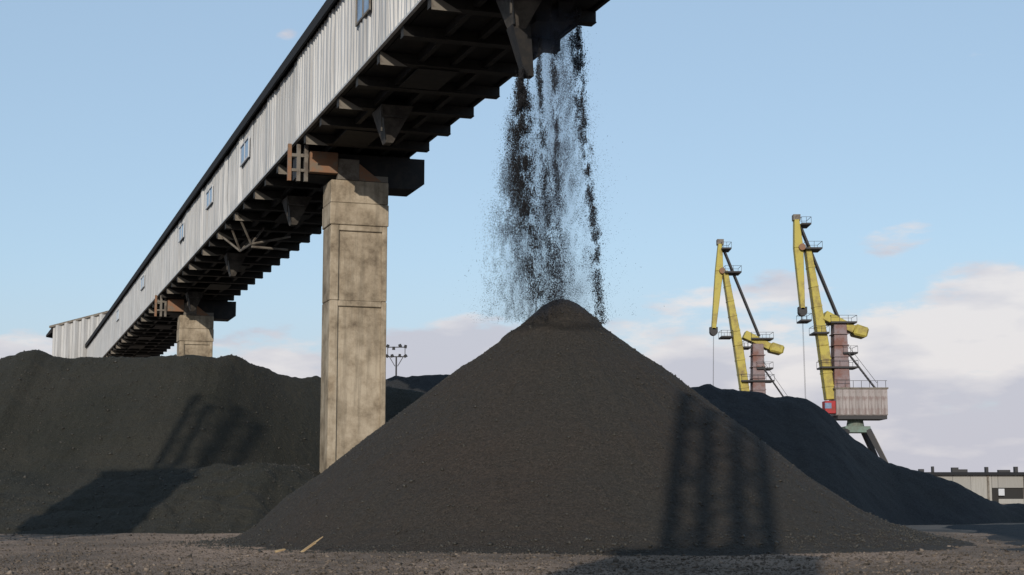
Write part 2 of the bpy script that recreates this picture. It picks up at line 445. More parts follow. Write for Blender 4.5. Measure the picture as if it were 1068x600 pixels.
LC = np.array([(-70, 80, 7.4), (-45, 81, 8.0), (-30.7, 81.0, 8.18), (-27.6, 81, 8.36), (-26.28, 81.0, 8.43), (-24.82, 81.0, 8.87), (-24.24, 81.0, 8.92), (-23.58, 81.0, 8.63), (-22.35, 81.0, 8.53),
               (-18.9, 81.0, 8.58), (-15.21, 81.0, 8.63), (-14.71, 81.8, 8.79), (-14.38, 82.7, 8.73), (-13.89, 84.1, 8.44), (-13.04, 86.3, 8.2),
               (-12.45, 87.7, 7.95), (-11.63, 89.6, 7.91), (-11.03, 90.9, 8.02), (-9.15, 92.0, 8.03), (-7.25, 92.0, 7.86), (-4.96, 92.0, 7.36), (-1.89, 92.0, 6.3), (1.44, 92.0, 4.09), (5, 92, 1.5), (9, 92, -.5)])
def left_z(X, Y):
    zc = np.interp(X, LC[:, 0], LC[:, 2]); yc = 81 + 10.8 * smooth(X, -16.5, -7)
    yc = yc + .5 * fbm(X * .4, X * 0, 61, 2)
    zc = zc + .07 * fbm(X * 1.3, Y * .5, 66, 3)
    up = zc - .72 * (np.sqrt((yc - Y) ** 2 + .5) - .7)                           # upper slope
    up = np.where(Y > yc, zc - .10 * (Y - yc) - .5 * smooth(Y, yc + 10, yc + 30) * zc, up)
    toe = np.interp(X, [-14, -10.5, -8, -5], [63.0, 63.8, 67, 80])                      # lower, flatter apron
    toe = toe + .9 * fbm(X * .25, X * 0 + 3, 71, 3)
    dt = Y - toe
    low = np.minimum(.29 * dt, 2.75 + .35 * fbm(X * .35, Y * .3, 75, 3) + .03 * (dt - 10))
    dig = smooth(X, -19, -10.5)                                              # dug away on the right: a steeper cut face
    cut = np.minimum(.40 * dt - .05 + .26 * fbm(X * 1.1, Y * .5, 79, 3), np.interp(X, [-20, -13, -10, -8.7, -7], [2.8, 2.75, 2.85, 2.1, 1.2]) + .16 * fbm(X * .7, Y * .4, 77, 3))
    low = low * (1 - dig) + cut * dig
    k = 6.0
    z = np.log(np.exp(np.clip(k * up, -60, 90)) + np.exp(np.clip(k * low, -60, 90))) / k
    z = np.minimum(z, np.maximum(up, low) + .3)
    rough = .10 + .10 * smooth(X, -18, -13) * (1 - smooth(z, 2.6, 3.4))
    z = z + rough * fbm(X * .9, Y * .9, 81, 4) + .05 * fbm(X * 3.1, Y * 2.2, 85, 3) * smooth(z, -.2, 1)
    z = z + .05 * fbm(X * 2.4, Y * .18, 87, 3)                                  # runnels
    z = z + .34 * (np.abs(fbm(X * .30 + Y * .25, Y * .55 - X * .12, 91, 3)) - .2) * (1 - smooth(z, 2.4, 3.2))   # tipped ridges on the apron
    return z - 1.2 * smooth(-dt, 0, 4)
HX, HY = np.meshgrid(np.concatenate([np.linspace(-70, -28, 60), np.linspace(-27.8, -2, 380), np.linspace(-1.7, 9, 40)]),
                     np.concatenate([np.linspace(57, 95, 420), np.linspace(95.6, 135, 45)]))
tag(link('coal_heap', grid_mesh('coal_ridge', HX, HY, left_z(HX, HY), M_LEFT)),
    'long flat-topped olive-black coal heap with a low apron, left of the concrete pier', 'coal heap', 'heaps of coal in the yard')

def ridge(name, crest, mat, slope, y0, y1, label, x0, x1, lump, seed, nx=300, ny=200, back=.5):
    C = np.array(crest)
    X, Y = np.meshgrid(np.linspace(x0, x1, nx), np.linspace(y0, y1, ny))
    zc = np.interp(X, C[:, 0], C[:, 2]); yc = np.interp(X, C[:, 0], C[:, 1])
    d = yc - Y
    z = zc - np.where(d > 0, slope, back) * (np.sqrt(d * d + .15) - .39)
    z = z + lump * fbm(X * .8, Y * .8, seed, 4) + .05 * fbm(X * 3, Y * 3, seed + 9, 3)
    z = np.maximum(z, -.6 + .05 * z)
    return tag(link('coal_heap', grid_mesh(name, X, Y, z, mat)), label, 'coal heap', 'heaps of coal in the yard')
ridge('coal_ridge_far', [(-40, 112, 6.5), (-15.86, 112.0, 7.68), (-13.52, 112.0, 9.3), (-11.82, 112.0, 9.7), (-8.83, 112.0, 9.79), (-8.29, 112.0, 9.99), (-7.41, 112.0, 9.86), (-6.39, 112.0, 10.0), (-5.37, 112.0, 9.99),
                          (-4.49, 112.0, 9.99), (-2.31, 112.0, 9.79), (.41, 112.0, 8.7), (6, 112, 6), (14, 112, 3), (20, 112, 0)], M_BLACK, .62, 94, 126,
      'distant black coal heap showing low between the pier and the conical heap', -40, 20, .16, 101)
RC = [(-6, 85, 1), (0, 85, 4.6), (2.5, 85, 5.8), (5.46, 85.0, 6.71), (8.04, 85.0, 7.38), (9.5, 85.2, 7.29), (10.03, 85.3, 7.3), (10.67, 85.4, 7.45), (11.35, 85.5, 7.12), (12.05, 85.7, 7.21),
      (13.33, 85.9, 7.07), (13.86, 86.0, 6.92), (14.4, 86.1, 6.83), (14.94, 86.2, 6.94), (15.37, 86.3, 6.89), (16.07, 86.4, 6.74), (17.24, 86.6, 6.02),
      (18.14, 86.8, 5.09), (20.5, 87.2, 3.27), (22.68, 87.6, 2.65), (24.33, 87.9, 2.23), (26.2, 88.4, 1.35), (27.65, 90, 1.05), (32.18, 93, 1.0), (40, 96, 0.9), (60, 96, .8)]
ridge('coal_ridge_black', RC, M_BLACK, .66, 70, 112, 'fresh jet-black coal heap with a knobbly crest in front of the yellow cranes', -6, 60, .17, 111, 420, 260)
# low spill of black coal running towards the viewer on the right
SX, SY = np.meshgrid(np.linspace(8, 48, 300), np.linspace(33, 84, 260))
edge = np.interp(SY, [33, 37, 46, 56, 66, 79, 84], [13.5, 11.9, 13.6, 15.9, 18.0, 20.2, 21.0])
edge = edge + .9 * fbm(SX * .3, SY * .22, 121, 4) + .3 * fbm(SX * 1.4, SY * 1.4, 127, 2)
SZ = .16 * smooth(SX - edge, -.2, 2.4) - .09 + .30 * smooth(SX - edge, 2, 14) * (.6 + .6 * fbm(SX * .3, SY * .3, 123, 3)) - .35 * smooth(SY, 79, 82) + .04 * fbm(SX * 2, SY * 2, 125, 3)
SZ = np.where(SX - edge < -.4, -.25, SZ)
tag(link('coal_spill', grid_mesh('coal_spill', SX, SY, SZ, M_BLACK)), 'low black coal spread flat on the ground in front of the grey shed', 'coal spill')

# lumps and stones lying about
def scatter(n, fx, zf, smin, smax, power=3.0):
    P = fx(n); z = zf(P[:, 0], P[:, 1])
    s = smin * (1 - rng.random(n) * (1 - (smin / smax) ** power)) ** (-1 / power)
    return np.column_stack([P, z + s * .25]), s
def near_ground(n):
    d = 28 / (1 - rng.random(n) * (1 - 28 / 64)); t = rng.uniform(-.37, .37, n)
    return np.column_stack([d * t, d])
P, s = scatter(26000, near_ground, ground_z, .014, .075, 2.7)
keep = np.hypot(P[:, 0] - CX, P[:, 1] - CY) > 11.3
tag(link('gravel', chunks('gravel', P[keep], s[keep], M_STONE, (1, 1, .65), True)), 'scattered pale and dark stones lying on the yard ground', None, None, 'stuff')
def on_cone(n):
    r = 12.6 * np.sqrt(rng.random(n)); a = rng.uniform(-math.pi - .5, .5, n)
    return np.column_stack([CX + r * np.cos(a), CY + r * np.sin(a)])
P, s = scatter(26000, on_cone, cone_z, .013, .075, 3.2)
rr = np.hypot(P[:, 0] - CX, P[:, 1] - CY)
P2, s2 = scatter(3500, lambda n: (lambda r, a: np.column_stack([CX + r * np.cos(a), CY + r * np.sin(a)]))(rng.normal(11.4, .6, n), rng.uniform(-math.pi - .3, .3, n)), lambda x, y: np.maximum(cone_z(x, y), ground_z(x, y)), .02, .085, 2.6)
tag(link('coal_lumps', chunks('coal_lumps', np.vstack([P, P2]), np.concatenate([s, s2]), M_LUMP, (1, 1, .8))), 'loose coal lumps rolled down the flank of the conical heap', None, None, 'stuff')
def on_left(n):
    return np.column_stack([rng.uniform(-28, -9, n), rng.uniform(62, 84, n)])
P, s = scatter(9000, on_left, left_z, .02, .11, 2.8)
keep = P[:, 2] > .1
tag(link('coal_lumps', chunks('coal_lumps_left', P[keep], s[keep], M_LUMP, (1, 1, .8))), 'loose coal lumps on the long left heap and its apron', None, None, 'stuff')

# ------------------------------------------------------------------ conveyor gallery
GA = R(18.474)
U = Vector((-math.sin(GA), math.cos(GA), 0)); V = Vector((math.cos(GA), math.sin(GA), 0))
LAT0, S0 = 17.46, 77.25                    # local origin: below the middle of the first pier
def gal(lat, s, z=0): return V * lat + U * s + Vector((0, 0, z))
LW, RW = 14.33 - LAT0, 20.45 - LAT0        # left and right cladding
ZB, ZT = 19.0, 23.25
A0, A1 = 22 - S0, 266 - S0
G = empty('conveyor_gallery', 'long elevated conveyor gallery clad in pale corrugated sheets, crossing above the heaps', 'conveyor gallery', gal(LAT0, S0), GA)
def corrugated(length, height, ribs, depth=.055, seed=0, sag=0.0):
    m = MB(); r = random.Random(seed); pts = []
    pw = length / ribs
    for i in range(ribs):
        x = i * pw
        dj = depth * r.uniform(.75, 1.2)
        pts += [(x, 0), (x + pw * .42, 0), (x + pw * .54, -dj), (x + pw * .88, -dj)]
    pts.append((length, 0))
    rows = [0, .35, .7, 1.0]
    vs = []
    for k, h in enumerate(rows):
        for (x, d) in pts:
            b = sag * math.sin(math.pi * x / length) * math.sin(math.pi * (.15 + .8 * h)) + (r.uniform(-.008, .008))
            vs.append((d + b, x, h * height))
    n = len(pts)
    fs = [(k * n + i, k * n + i + 1, (k + 1) * n + i + 1, (k + 1) * n + i) for k in range(len(rows) - 1) for i in range(n - 1)]
    return m.add(vs, fs)
SH = 1.26
sheet_meshes = [corrugated(SH - .012, ZT - ZB, 2 + k % 2, .085, k, sg).mesh('cladding_sheet', M_CLAD) for k, sg in enumerate((0, .05, -.07, .10, -.03, -.09, .02, .07))]
flat_meshes = [corrugated(SH - .012, ZT - ZB, 4, .045, k + 20, sg).mesh('cladding_sheet', M_CLAD) for k, sg in enumerate((0, .02, -.02, .03))]
y = 40 - S0; k = 0
NEAR_END = 128 - S0
while y < NEAR_END:
    o = link('cladding_sheet', random.choice(sheet_meshes if y < 76 - S0 or random.random() < .25 else flat_meshes), G, (LW + random.uniform(-.012, .012), y, ZB + random.uniform(-.02, .02)), (0, random.uniform(-.006, .006), random.uniform(-.03, .03)))
    y += SH; k += 1
mb = MB()
for (ya, yb, xx) in ((A0, 40 - S0, LW), (y, A1, LW), (A0, A1, RW)):
    yy = ya
    while yy < yb - .01:
        L_ = min(2.4, yb - yy)
        q = corrugated(L_ - .01, ZT - ZB, 4 if yy < 160 - S0 else 3, .06, int(yy * 10) % 97)
        j = random.uniform(-.015, .015)
        sgn = 1 if xx == LW else -1
        mb.add([(xx + sgn * a + j, yy + b, ZB + c) for a, b, c in q.v], q.f)
        yy += L_
o = mb.build('cladding_run', M_CLAD, G); o['kind'] = 'stuff'
# inner back panel so that the sheets have something behind them
MB().box(LW + .10, LW + .22, A0, A1, ZB + .05, ZT).build('wall_frame', M_DARK, G)
MB().box(RW - .22, RW - .10, A0, A1, ZB + .05, ZT).build('wall_frame', M_DARK, G)
# roof: low pitched with a dark deep edge trim
mid = (LW + RW) / 2
MB().prism([(LW - .32, ZT + .42), (mid, ZT + .95), (RW + .32, ZT + .42), (RW + .32, ZT + .30), (mid, ZT + .80), (LW - .32, ZT + .30)], A0 - .2, A1 + .2).build('roof', M_ROOF, G)
MB().box(LW - .36, LW - .24, A0 - .2, A1 + .2, ZT - .06, ZT + .46).build('roof_edge', M_ROOF, G)
MB().box(RW + .24, RW + .36, A0 - .2, A1 + .2, ZT - .06, ZT + .46).build('roof_edge', M_ROOF, G)
MB().box(LW + .26, RW - .26, A0, A1, ZB - .02, ZB + .16).build('floor_slab', M_DARK, G)
MB().box(LW + .02, LW + .20, A0, A1, ZB - .035, ZB + .03).build('edge_girder', M_DARK, G)
MB().box(LW - .15, LW - .005, A0, A1, ZB - .05, ZB + .04).build('bottom_trim', M_CLAD, G)
MB().box(RW - .02, RW + .14, A0, A1, ZB - .02, ZB + .2).build('edge_girder', M_DARK, G)
for xx in (LW + 1.7, mid, RW - 1.7):
    MB().box(xx - .11, xx + .11, A0, A1, ZB - .34, ZB - .021).build('stringer', M_DARK, G)
bm_ = MB().box(LW + .02, 20.59 - LAT0, -.20, .20, ZB - .42, ZB - .03)
bm_.box(LW + .02, 20.59 - LAT0, -.26, .26, ZB - .46, ZB - .42)
beam_me = bm_.mesh('floor_beam', M_BEAM)
lit_tri_me = MB().hexa([(LW + .03, -.29, ZB - .58), (LW + 1.15, -.29, ZB - .58), (LW + 1.15, -.27, ZB - .58), (LW + .03, -.27, ZB - .58)],
                  [(LW + .03, -.29, ZB - .04), (LW + .10, -.29, ZB - .04), (LW + .10, -.27, ZB - .04), (LW + .03, -.27, ZB - .04)]).mesh('triangle_plate', M_GREYST)  # sunlit corners of the beam faces, built as pale triangular plates
cv_me = MB().box(-.8, .9, -1.6, 1.6, ZB - .47, ZB - .43).mesh('cover_plate', M_BEAM)
k = 0
s = 52.18 - 8 * 3.775
while s < 262:
    link('floor_beam', beam_me, G, (0, s - S0, 0))
    link('triangle_plate', lit_tri_me, G, (0, s - S0, 0), scale=(1, 1, 1)) if k % 2 == 0 else None
    if k % 3 == 1: link('cover_plate', cv_me, G, (random.uniform(-1.5, 1.5), s - S0 + 1.88, random.uniform(-.12, 0)), (random.uniform(-.02, .02), random.uniform(-.03, .03), 0))
    s += 3.775; k += 1
# windows on the left wall: (s, z centre, width, height)
for i, (ws, wz, ww, wh) in enumerate(((61.9, 21.75, 2.5, 1.5), (92.9, 21.85, 3.2, 1.25), (108.3, 21.85, 3.2, 1.2), (124.3, 21.95, 3.2, 1.2), (155.7, 22.0, 3.4, 1.2), (184.8, 21.95, 3.4, 1.2))):
    fr = MB()
    x0, x1 = LW - .17, LW - .09
    ya, yb, za, zb = ws - S0 - ww / 2, ws - S0 + ww / 2, wz - wh / 2, wz + wh / 2
    t = .09
    fr.box(x0, x1, ya, ya + t, za, zb).box(x0, x1, yb - t, yb, za, zb).box(x0, x1, ya + t, yb - t, za, za + t).box(x0, x1, ya + t, yb - t, zb - t, zb)
    fr.box(x0 + .01, x1, ws - S0 - .035, ws - S0 + .035, za + t, zb - t)
    wdw = fr.build('window', M_FRAME if i else M_GREYST, G)
    for (p, q) in ((ya + t, ws - S0 - .035), (ws - S0 + .035, yb - t)):
        MB().box(LW - .125, LW - .095, p, q, za + t, zb - t).build('pane', M_GLASS, wdw)
# hoppers under the floor: (lat, s, bottom z)
for i, (hl, hs, tilt) in enumerate(((16.5, 49.0, .22), (16.5, 66.9, .1), (16.5, 89.4, .1), (16.4, 112.0, .1), (16.4, 134.5, .1))):
    x, yy = hl - LAT0, hs - S0
    hp = MB().frustum(x + .05, yy, ZB - 2.05, .16, .30, x + .25, yy, ZB - .5, .72, .95).build('discharge_hopper', M_HOP, G)
    MB().box(x - .50, x - .44, yy - .95, yy - .87, ZB - 1.7, ZB - .5).box(x - .50, x + .5, yy - .96, yy - .88, ZB - 1.05, ZB - .97).build('hopper_frame', M_HOP, hp)
    if i == 0:
        sp = MB()
        sp.hexa([(x + .28, yy - .20, ZB - 3.55), (x + .58, yy - .20, ZB - 3.55), (x + .58, yy + .20, ZB - 3.55), (x + .28, yy + .20, ZB - 3.55)],
                [(x - .22, yy - .34, ZB - 1.85), (x + .42, yy - .34, ZB - 1.85), (x + .42, yy + .34, ZB - 1.85), (x - .22, yy + .34, ZB - 1.85)])
        sp.build('spout', M_DARK, hp)
# discharge chutes further right that feed the other curtains
for (cx, cs, zz) in ((17.15, 50.2, 17.6), (17.75, 50.1, 17.7), (18.55, 50.0, 17.9)):
    MB().frustum(cx - LAT0, cs - S0, zz, .22, .28, cx - LAT0, cs - S0, ZB - .4, .34, .5).build('discharge_chute', M_DARK, G)
# loose tubular bracing hanging below the left edge
br = MB()
for (l0, s0, z0, l1, s1, z1) in ((14.5, 97, 18.8, 15.6, 98.5, 17.2), (15.6, 98.5, 17.2, 16.6, 100, 18.5), (14.6, 101, 18.8, 15.5, 102.3, 17.3), (15.5, 102.3, 17.3, 15.6, 98.5, 17.2),
                                 (15.5, 102.3, 17.3, 16.6, 104, 18.5), (14.6, 105, 18.7, 15.5, 102.3, 17.3), (15.6, 98.5, 17.2, 18.2, 99.2, 17.9), (15.6, 98.3, 17.0, 18.0, 98.9, 17.0)):
    br.tube((l0 - LAT0, s0 - S0, z0), (l1 - LAT0, s1 - S0, z1), .075, n=6)
br.build('tube_bracing', M_GREYST, G)

# ------------------------------------------------------------------ concrete piers
def pier(first, s, label, hw=1.44, hd=.95):
    P = empty('concrete_pier', label, 'pier', gal(LAT0, s), GA, 'concrete piers carrying the gallery')
    def seg(z0, z1, frame=True, grow=0.0):
        m = MB(); w, d = hw + grow, hd + grow
        if not frame: return m.box(-w, w, -d, d, z0, z1)
        # shaft with a shallow recessed panel in its front face
        m.box(-w, w, -d + .12, d, z0, z1)
        m.box(-w, -w + .42, -d, -d + .119, z0, z1).box(w - .26, w, -d, -d + .119, z0, z1)
        m.box(-w + .421, w - .261, -d + .003, -d + .119, z1 - .28, z1)
        return m
    for z0, z1, fr, g in ((-.5, 11.07, True, 0), (11.085, 14.86, True, 0), (14.875, 15.97, False, .05), (15.985, 17.12, False, .025)):
        seg(z0, z1, fr, g).build('pier_block', M_CONC, P, .03)
    # steel cross-head
    c = MB()
    c.prism([(-2.95, 17.42), (1.35, 17.15), (1.4, 16.95), (3.05, 16.95), (3.45, 17.25), (3.45, ZB - .47), (-2.95, ZB - .47)], -.55, 1.5)
    c.build('cross_head', M_DARK, P)
    MB().box(-2.55, -1.15, -1.05, -.56, 17.42, ZB - .52).build('bearing_box', M_RUST, P, .02)
    MB().box(-1.14, -.05, -.99, -.56, 17.14, ZB - .80).build('bearing_box', M_GREYST, P, .02)
    MB().prism([(-.04, 17.14), (1.1, 17.14), (-.04, 18.0)], -.97, -.57).build('triangle_plate', M_RUST, P)
    MB().box(.55, 1.44, -.96, -.565, 17.13, 17.42).build('bearing_pad', M_GREYST, P)
    for x in (-3.55, -3.1, -2.72):
        MB().box(x - .09, x + .09, -.9, -.72, 16.95, ZB - .2).build('post', M_GREYST if x != -3.55 else M_RUST, P)
    MB().bar((-3.55, -.80, ZB - .75), (-2.6, -.80, ZB - .75), .16).bar((-3.55, -.80, ZB - 1.5), (-2.6, -.80, ZB - 1.5), .14).build('post_rail', M_GREYST, P)
    return P
pier(True, 77.25, 'tall weathered concrete pier rising behind the conical heap, nearest of the piers')
pier(False, 140.26, 'far concrete pier with an orange rusty bearing, its top showing over the left heap')

# ------------------------------------------------------------------ transfer house at the far end
HS = empty('transfer_house', 'small pale corrugated hut with a sloping roof at the far end of the gallery', 'hut', (-65.6, 238, -1.3), R(-14))
def panel(x0, x1, zl0, zr0, zl1, zr1, y, ribs=3):
    m = MB(); n = ribs * 4; vs = []
    for i in range(n + 1):
        t = i / n; d = (0, 0, -.42, -.42)[i % 4]
        vs.append((x0 + (x1 - x0) * t, y + d, zl0 + (zr0 - zl0) * t)); vs.append((x0 + (x1 - x0) * t, y + d, zl1 + (zr1 - zl1) * t))
    return m.add(vs, [(2 * i, 2 * i + 2, 2 * i + 3, 2 * i + 1) for i in range(n)])
def htop(x): return 27.9 + .21 * x + .25
for i in range(9):
    x0, x1 = -1.9 + i * 1.42, -1.9 + (i + 1) * 1.42 - .02
    m = panel(x0, x1, 18, 18, htop(x0), htop(x1), -4.0, 1); m.build('wall_sheet', M_CLAD, HS)
MB().box(-1.88, 10.7, -3.9, 4, 14, 27.6).build('wall', M_CLAD, HS)
MB().hexa([(-2.35, -4.35, htop(-2.35) - .1), (11.2, -4.35, htop(11.2) - .1), (11.2, 4.3, htop(11.2) - .1), (-2.35, 4.3, htop(-2.35) - .1)],
          [(-2.35, -4.35, htop(-2.35) + .22), (11.2, -4.35, htop(11.2) + .22), (11.2, 4.3, htop(11.2) + .22), (-2.35, 4.3, htop(-2.35) + .22)]).build('roof', M_GREYST, HS)
MB().hexa([(-2.9, -4.2, 26.2), (-2.0, -4.2, 26.9), (-2.0, 4, 26.9), (-2.9, 4, 26.2)], [(-2.9, -4.2, 26.5), (-2.0, -4.2, 27.6), (-2.0, 4, 27.6), (-2.9, 4, 26.5)]).build('eave', M_ROOF, HS)
MB().box(-1.3, 10, -3, 3, -.5, 14.01).build('support', M_CONC, HS)

# ------------------------------------------------------------------ streams of falling coal
def sx(x, y, D=53.0): return (x - 534) / 1650.0 * D
def sz(y, D=53.0): return 1.5 + (517 - y) / 1650.0 * D
# each stream: control rows (height z, centre x, half width, weight)
def stream(rows, n, D, dep, s0, s1, clump=.6, seed=0, name='coal_stream', label='', bias=1.0):
    rows = np.array(rows, float)
    zz = rows[:, 0]
    order = np.argsort(zz)
    zs = np.linspace(zz.min(), zz.max(), 400)
    wt = np.interp(zs, zz[order], rows[order, 3])
    cdf = np.cumsum(wt); cdf /= cdf[-1]
    out = []
    need = n
    while need > 0:
        z = np.interp(rng.random(need * 3), cdf, zs)
        c = np.interp(z, zz[order], rows[order, 1]); h = np.interp(z, zz[order], rows[order, 2])
        g = rng.normal(0, .5, len(z))
        x = c + h * g + .05 * fbm(z * 1.7, z * 0, seed + 3, 3)
        # lumpy, streaky density: falling clots and gaps
        dn = vnoise(x * 2.6 + seed, z * 1.1, seed + 5) * .30 + vnoise(x * 6.5, z * 3.6, seed + 7) * .40 + vnoise(x * 15, z * 8, seed + 9) * .30
        keep = rng.random(len(z)) < np.clip((dn - .5) * 4 * clump + .5, .03, 1)
        x, z = x[keep], z[keep]
        yv = D + rng.normal(0, dep, len(z))
        top = cone_z(x, yv)
        ok = z > top + .03
        out.append(np.column_stack([x, yv, z])[ok]); need -= int(ok.sum())
    P = np.vstack(out)[:n]
    s = s0 * (1 - rng.random(len(P)) * (1 - (s0 / s1) ** 2.2)) ** (-1 / 2.2)
    o = link(name, chunks(name, P, s, M_DUST if s0 < .0045 else M_FALL, (1, 1, 1.7), tet=True))
    return tag(o, label, 'falling coal', 'streams of falling coal', 'stuff')
def rowset(D, px): return [(sz(y, D), sx(x, y, D), w / 1650.0 * D, q) for (x, y, w, q) in px]
stream(rowset(51.6, [(546, 66, 4, 1.9), (545, 85, 7, 1.9), (546, 120, 12, 1.8), (546, 180, 16, 1.4), (549, 230, 17, .85), (557, 270, 16, .62), (568, 335, 18, .55)]), 42000, 51.6, .30, .005, .021, .75, 1,
       label='dense black stream of coal pouring from the hopper spout, leftmost of the streams')
stream(rowset(52.4, [(563, 30, 3, .9), (564, 110, 4, .8), (569, 180, 5, .9), (574, 250, 8, .9), (578, 318, 10, .9)]), 12500, 52.4, .22, .005, .019, .8, 2,
       label='thin ragged stream of coal just right of the densest stream')
stream(rowset(52.8, [(580, 20, 4, 1.3), (580, 120, 5, 1.0), (582, 200, 6, .7), (584, 318, 9, .5)]), 11000, 52.8, .22, .005, .019, .8, 3,
       label='narrow speckled stream of coal falling straight above the heap tip')
stream(rowset(53.1, [(602, 0, 8, 1.6), (604, 60, 8, 1.6), (607, 110, 7, 1.4), (613, 150, 6, 1.2), (617, 200, 5, 1.0), (622, 250, 6, .7), (627, 338, 7, .6)]), 22000, 53.1, .2, .005, .021, .9, 4,
       label='chain-like dark stream of coal bending outwards, rightmost of the streams')
stream(rowset(52.6, [(590, 25, 18, 1.0), (588, 90, 24, .9), (590, 170, 34, 1.0), (584, 250, 46, 1.1), (582, 330, 60, 1.0)]), 62000, 52.6, .7, .0035, .0105, .9, 5,
       name='coal_dust', label='fine curtain of coal grains drifting between and below the streams')
stream(rowset(52.2, [(540, 95, 8, .3), (535, 180, 18, 1), (536, 240, 26, 1.1), (540, 300, 38, 1), (548, 335, 46, .8)]), 52000, 52.2, .5, .0035, .0105, .8, 6,
       name='coal_dust', label='pale haze of coal grains blown out to the left of the streams')

# airborne dust round the streams: a closed volume, soft at its rim, streaked downwards
M_AIR = bpy.data.materials.new('airborne_coal_dust'); M_AIR.use_nodes = True
t_ = M_AIR.node_tree
t_.nodes.remove(t_.nodes['Principled BSDF'])
pv = t_.nodes.new('ShaderNodeVolumePrincipled')
pv.inputs['Color'].default_value = (.21, .25, .34, 1)
t_.links.new(pv.outputs[0], t_.nodes['Material Output'].inputs['Volume'])
co = t_.nodes.new('ShaderNodeTexCoord')
sp_ = t_.nodes.new('ShaderNodeSeparateXYZ'); t_.links.new(co.outputs['Object'], sp_.inputs[0])
def tm(op, a, b=None, clamp=False):
    n = t_.nodes.new('ShaderNodeMath'); n.operation = op; n.use_clamp = clamp
    for i, q in enumerate((a, b)):
        if q is None: continue
        if isinstance(q, (int, float)): n.inputs[i].default_value = q
        else: t_.links.new(q, n.inputs[i])
    return n.outputs[0]
# object origin at the heap tip; the plume is 11 m high and widens downwards
hgt = tm('DIVIDE', sp_.outputs['Z'], 11.0)
wid = tm('ADD', tm('MULTIPLY', tm('SUBTRACT', 1.0, hgt), 1.45), .65)
axis = tm('ADD', tm('MULTIPLY', hgt, .35), -.30)
rx = tm('DIVIDE', tm('SUBTRACT', sp_.outputs['X'], axis), wid)
ry = tm('DIVIDE', sp_.outputs['Y'], 1.0)
rr_ = tm('ADD', tm('MULTIPLY', rx, rx), tm('MULTIPLY', ry, ry))
fall = tm('SUBTRACT', 1.0, rr_, True)
n_ = noise(t_, coords(t_, (1, 1, .38)), 1.7, 5, .65)
dn = tm('MULTIPLY', tm('MULTIPLY', tm('SUBTRACT', n_, .38, True), 3.0), fall)
t_.links.new(tm('MULTIPLY', dn, .85), pv.inputs['Density'])
am = MB()
am.hexa([(-2.6, -1.05, -.6), (2.2, -1.05, -.6), (2.2, 1.05, -.6), (-2.6, 1.05, -.6)], [(-.85, -1.05, 9.9), (.95, -1.05, 9.9), (.95, 1.05, 9.9), (-.85, 1.05, 9.9)])
ad = am.build('airborne_dust', M_AIR)
ad.location = (1.45, 52.6, 8.0)
tag(ad, 'soft blue-grey veil of coal dust hanging round the falling streams', None, None, 'stuff')

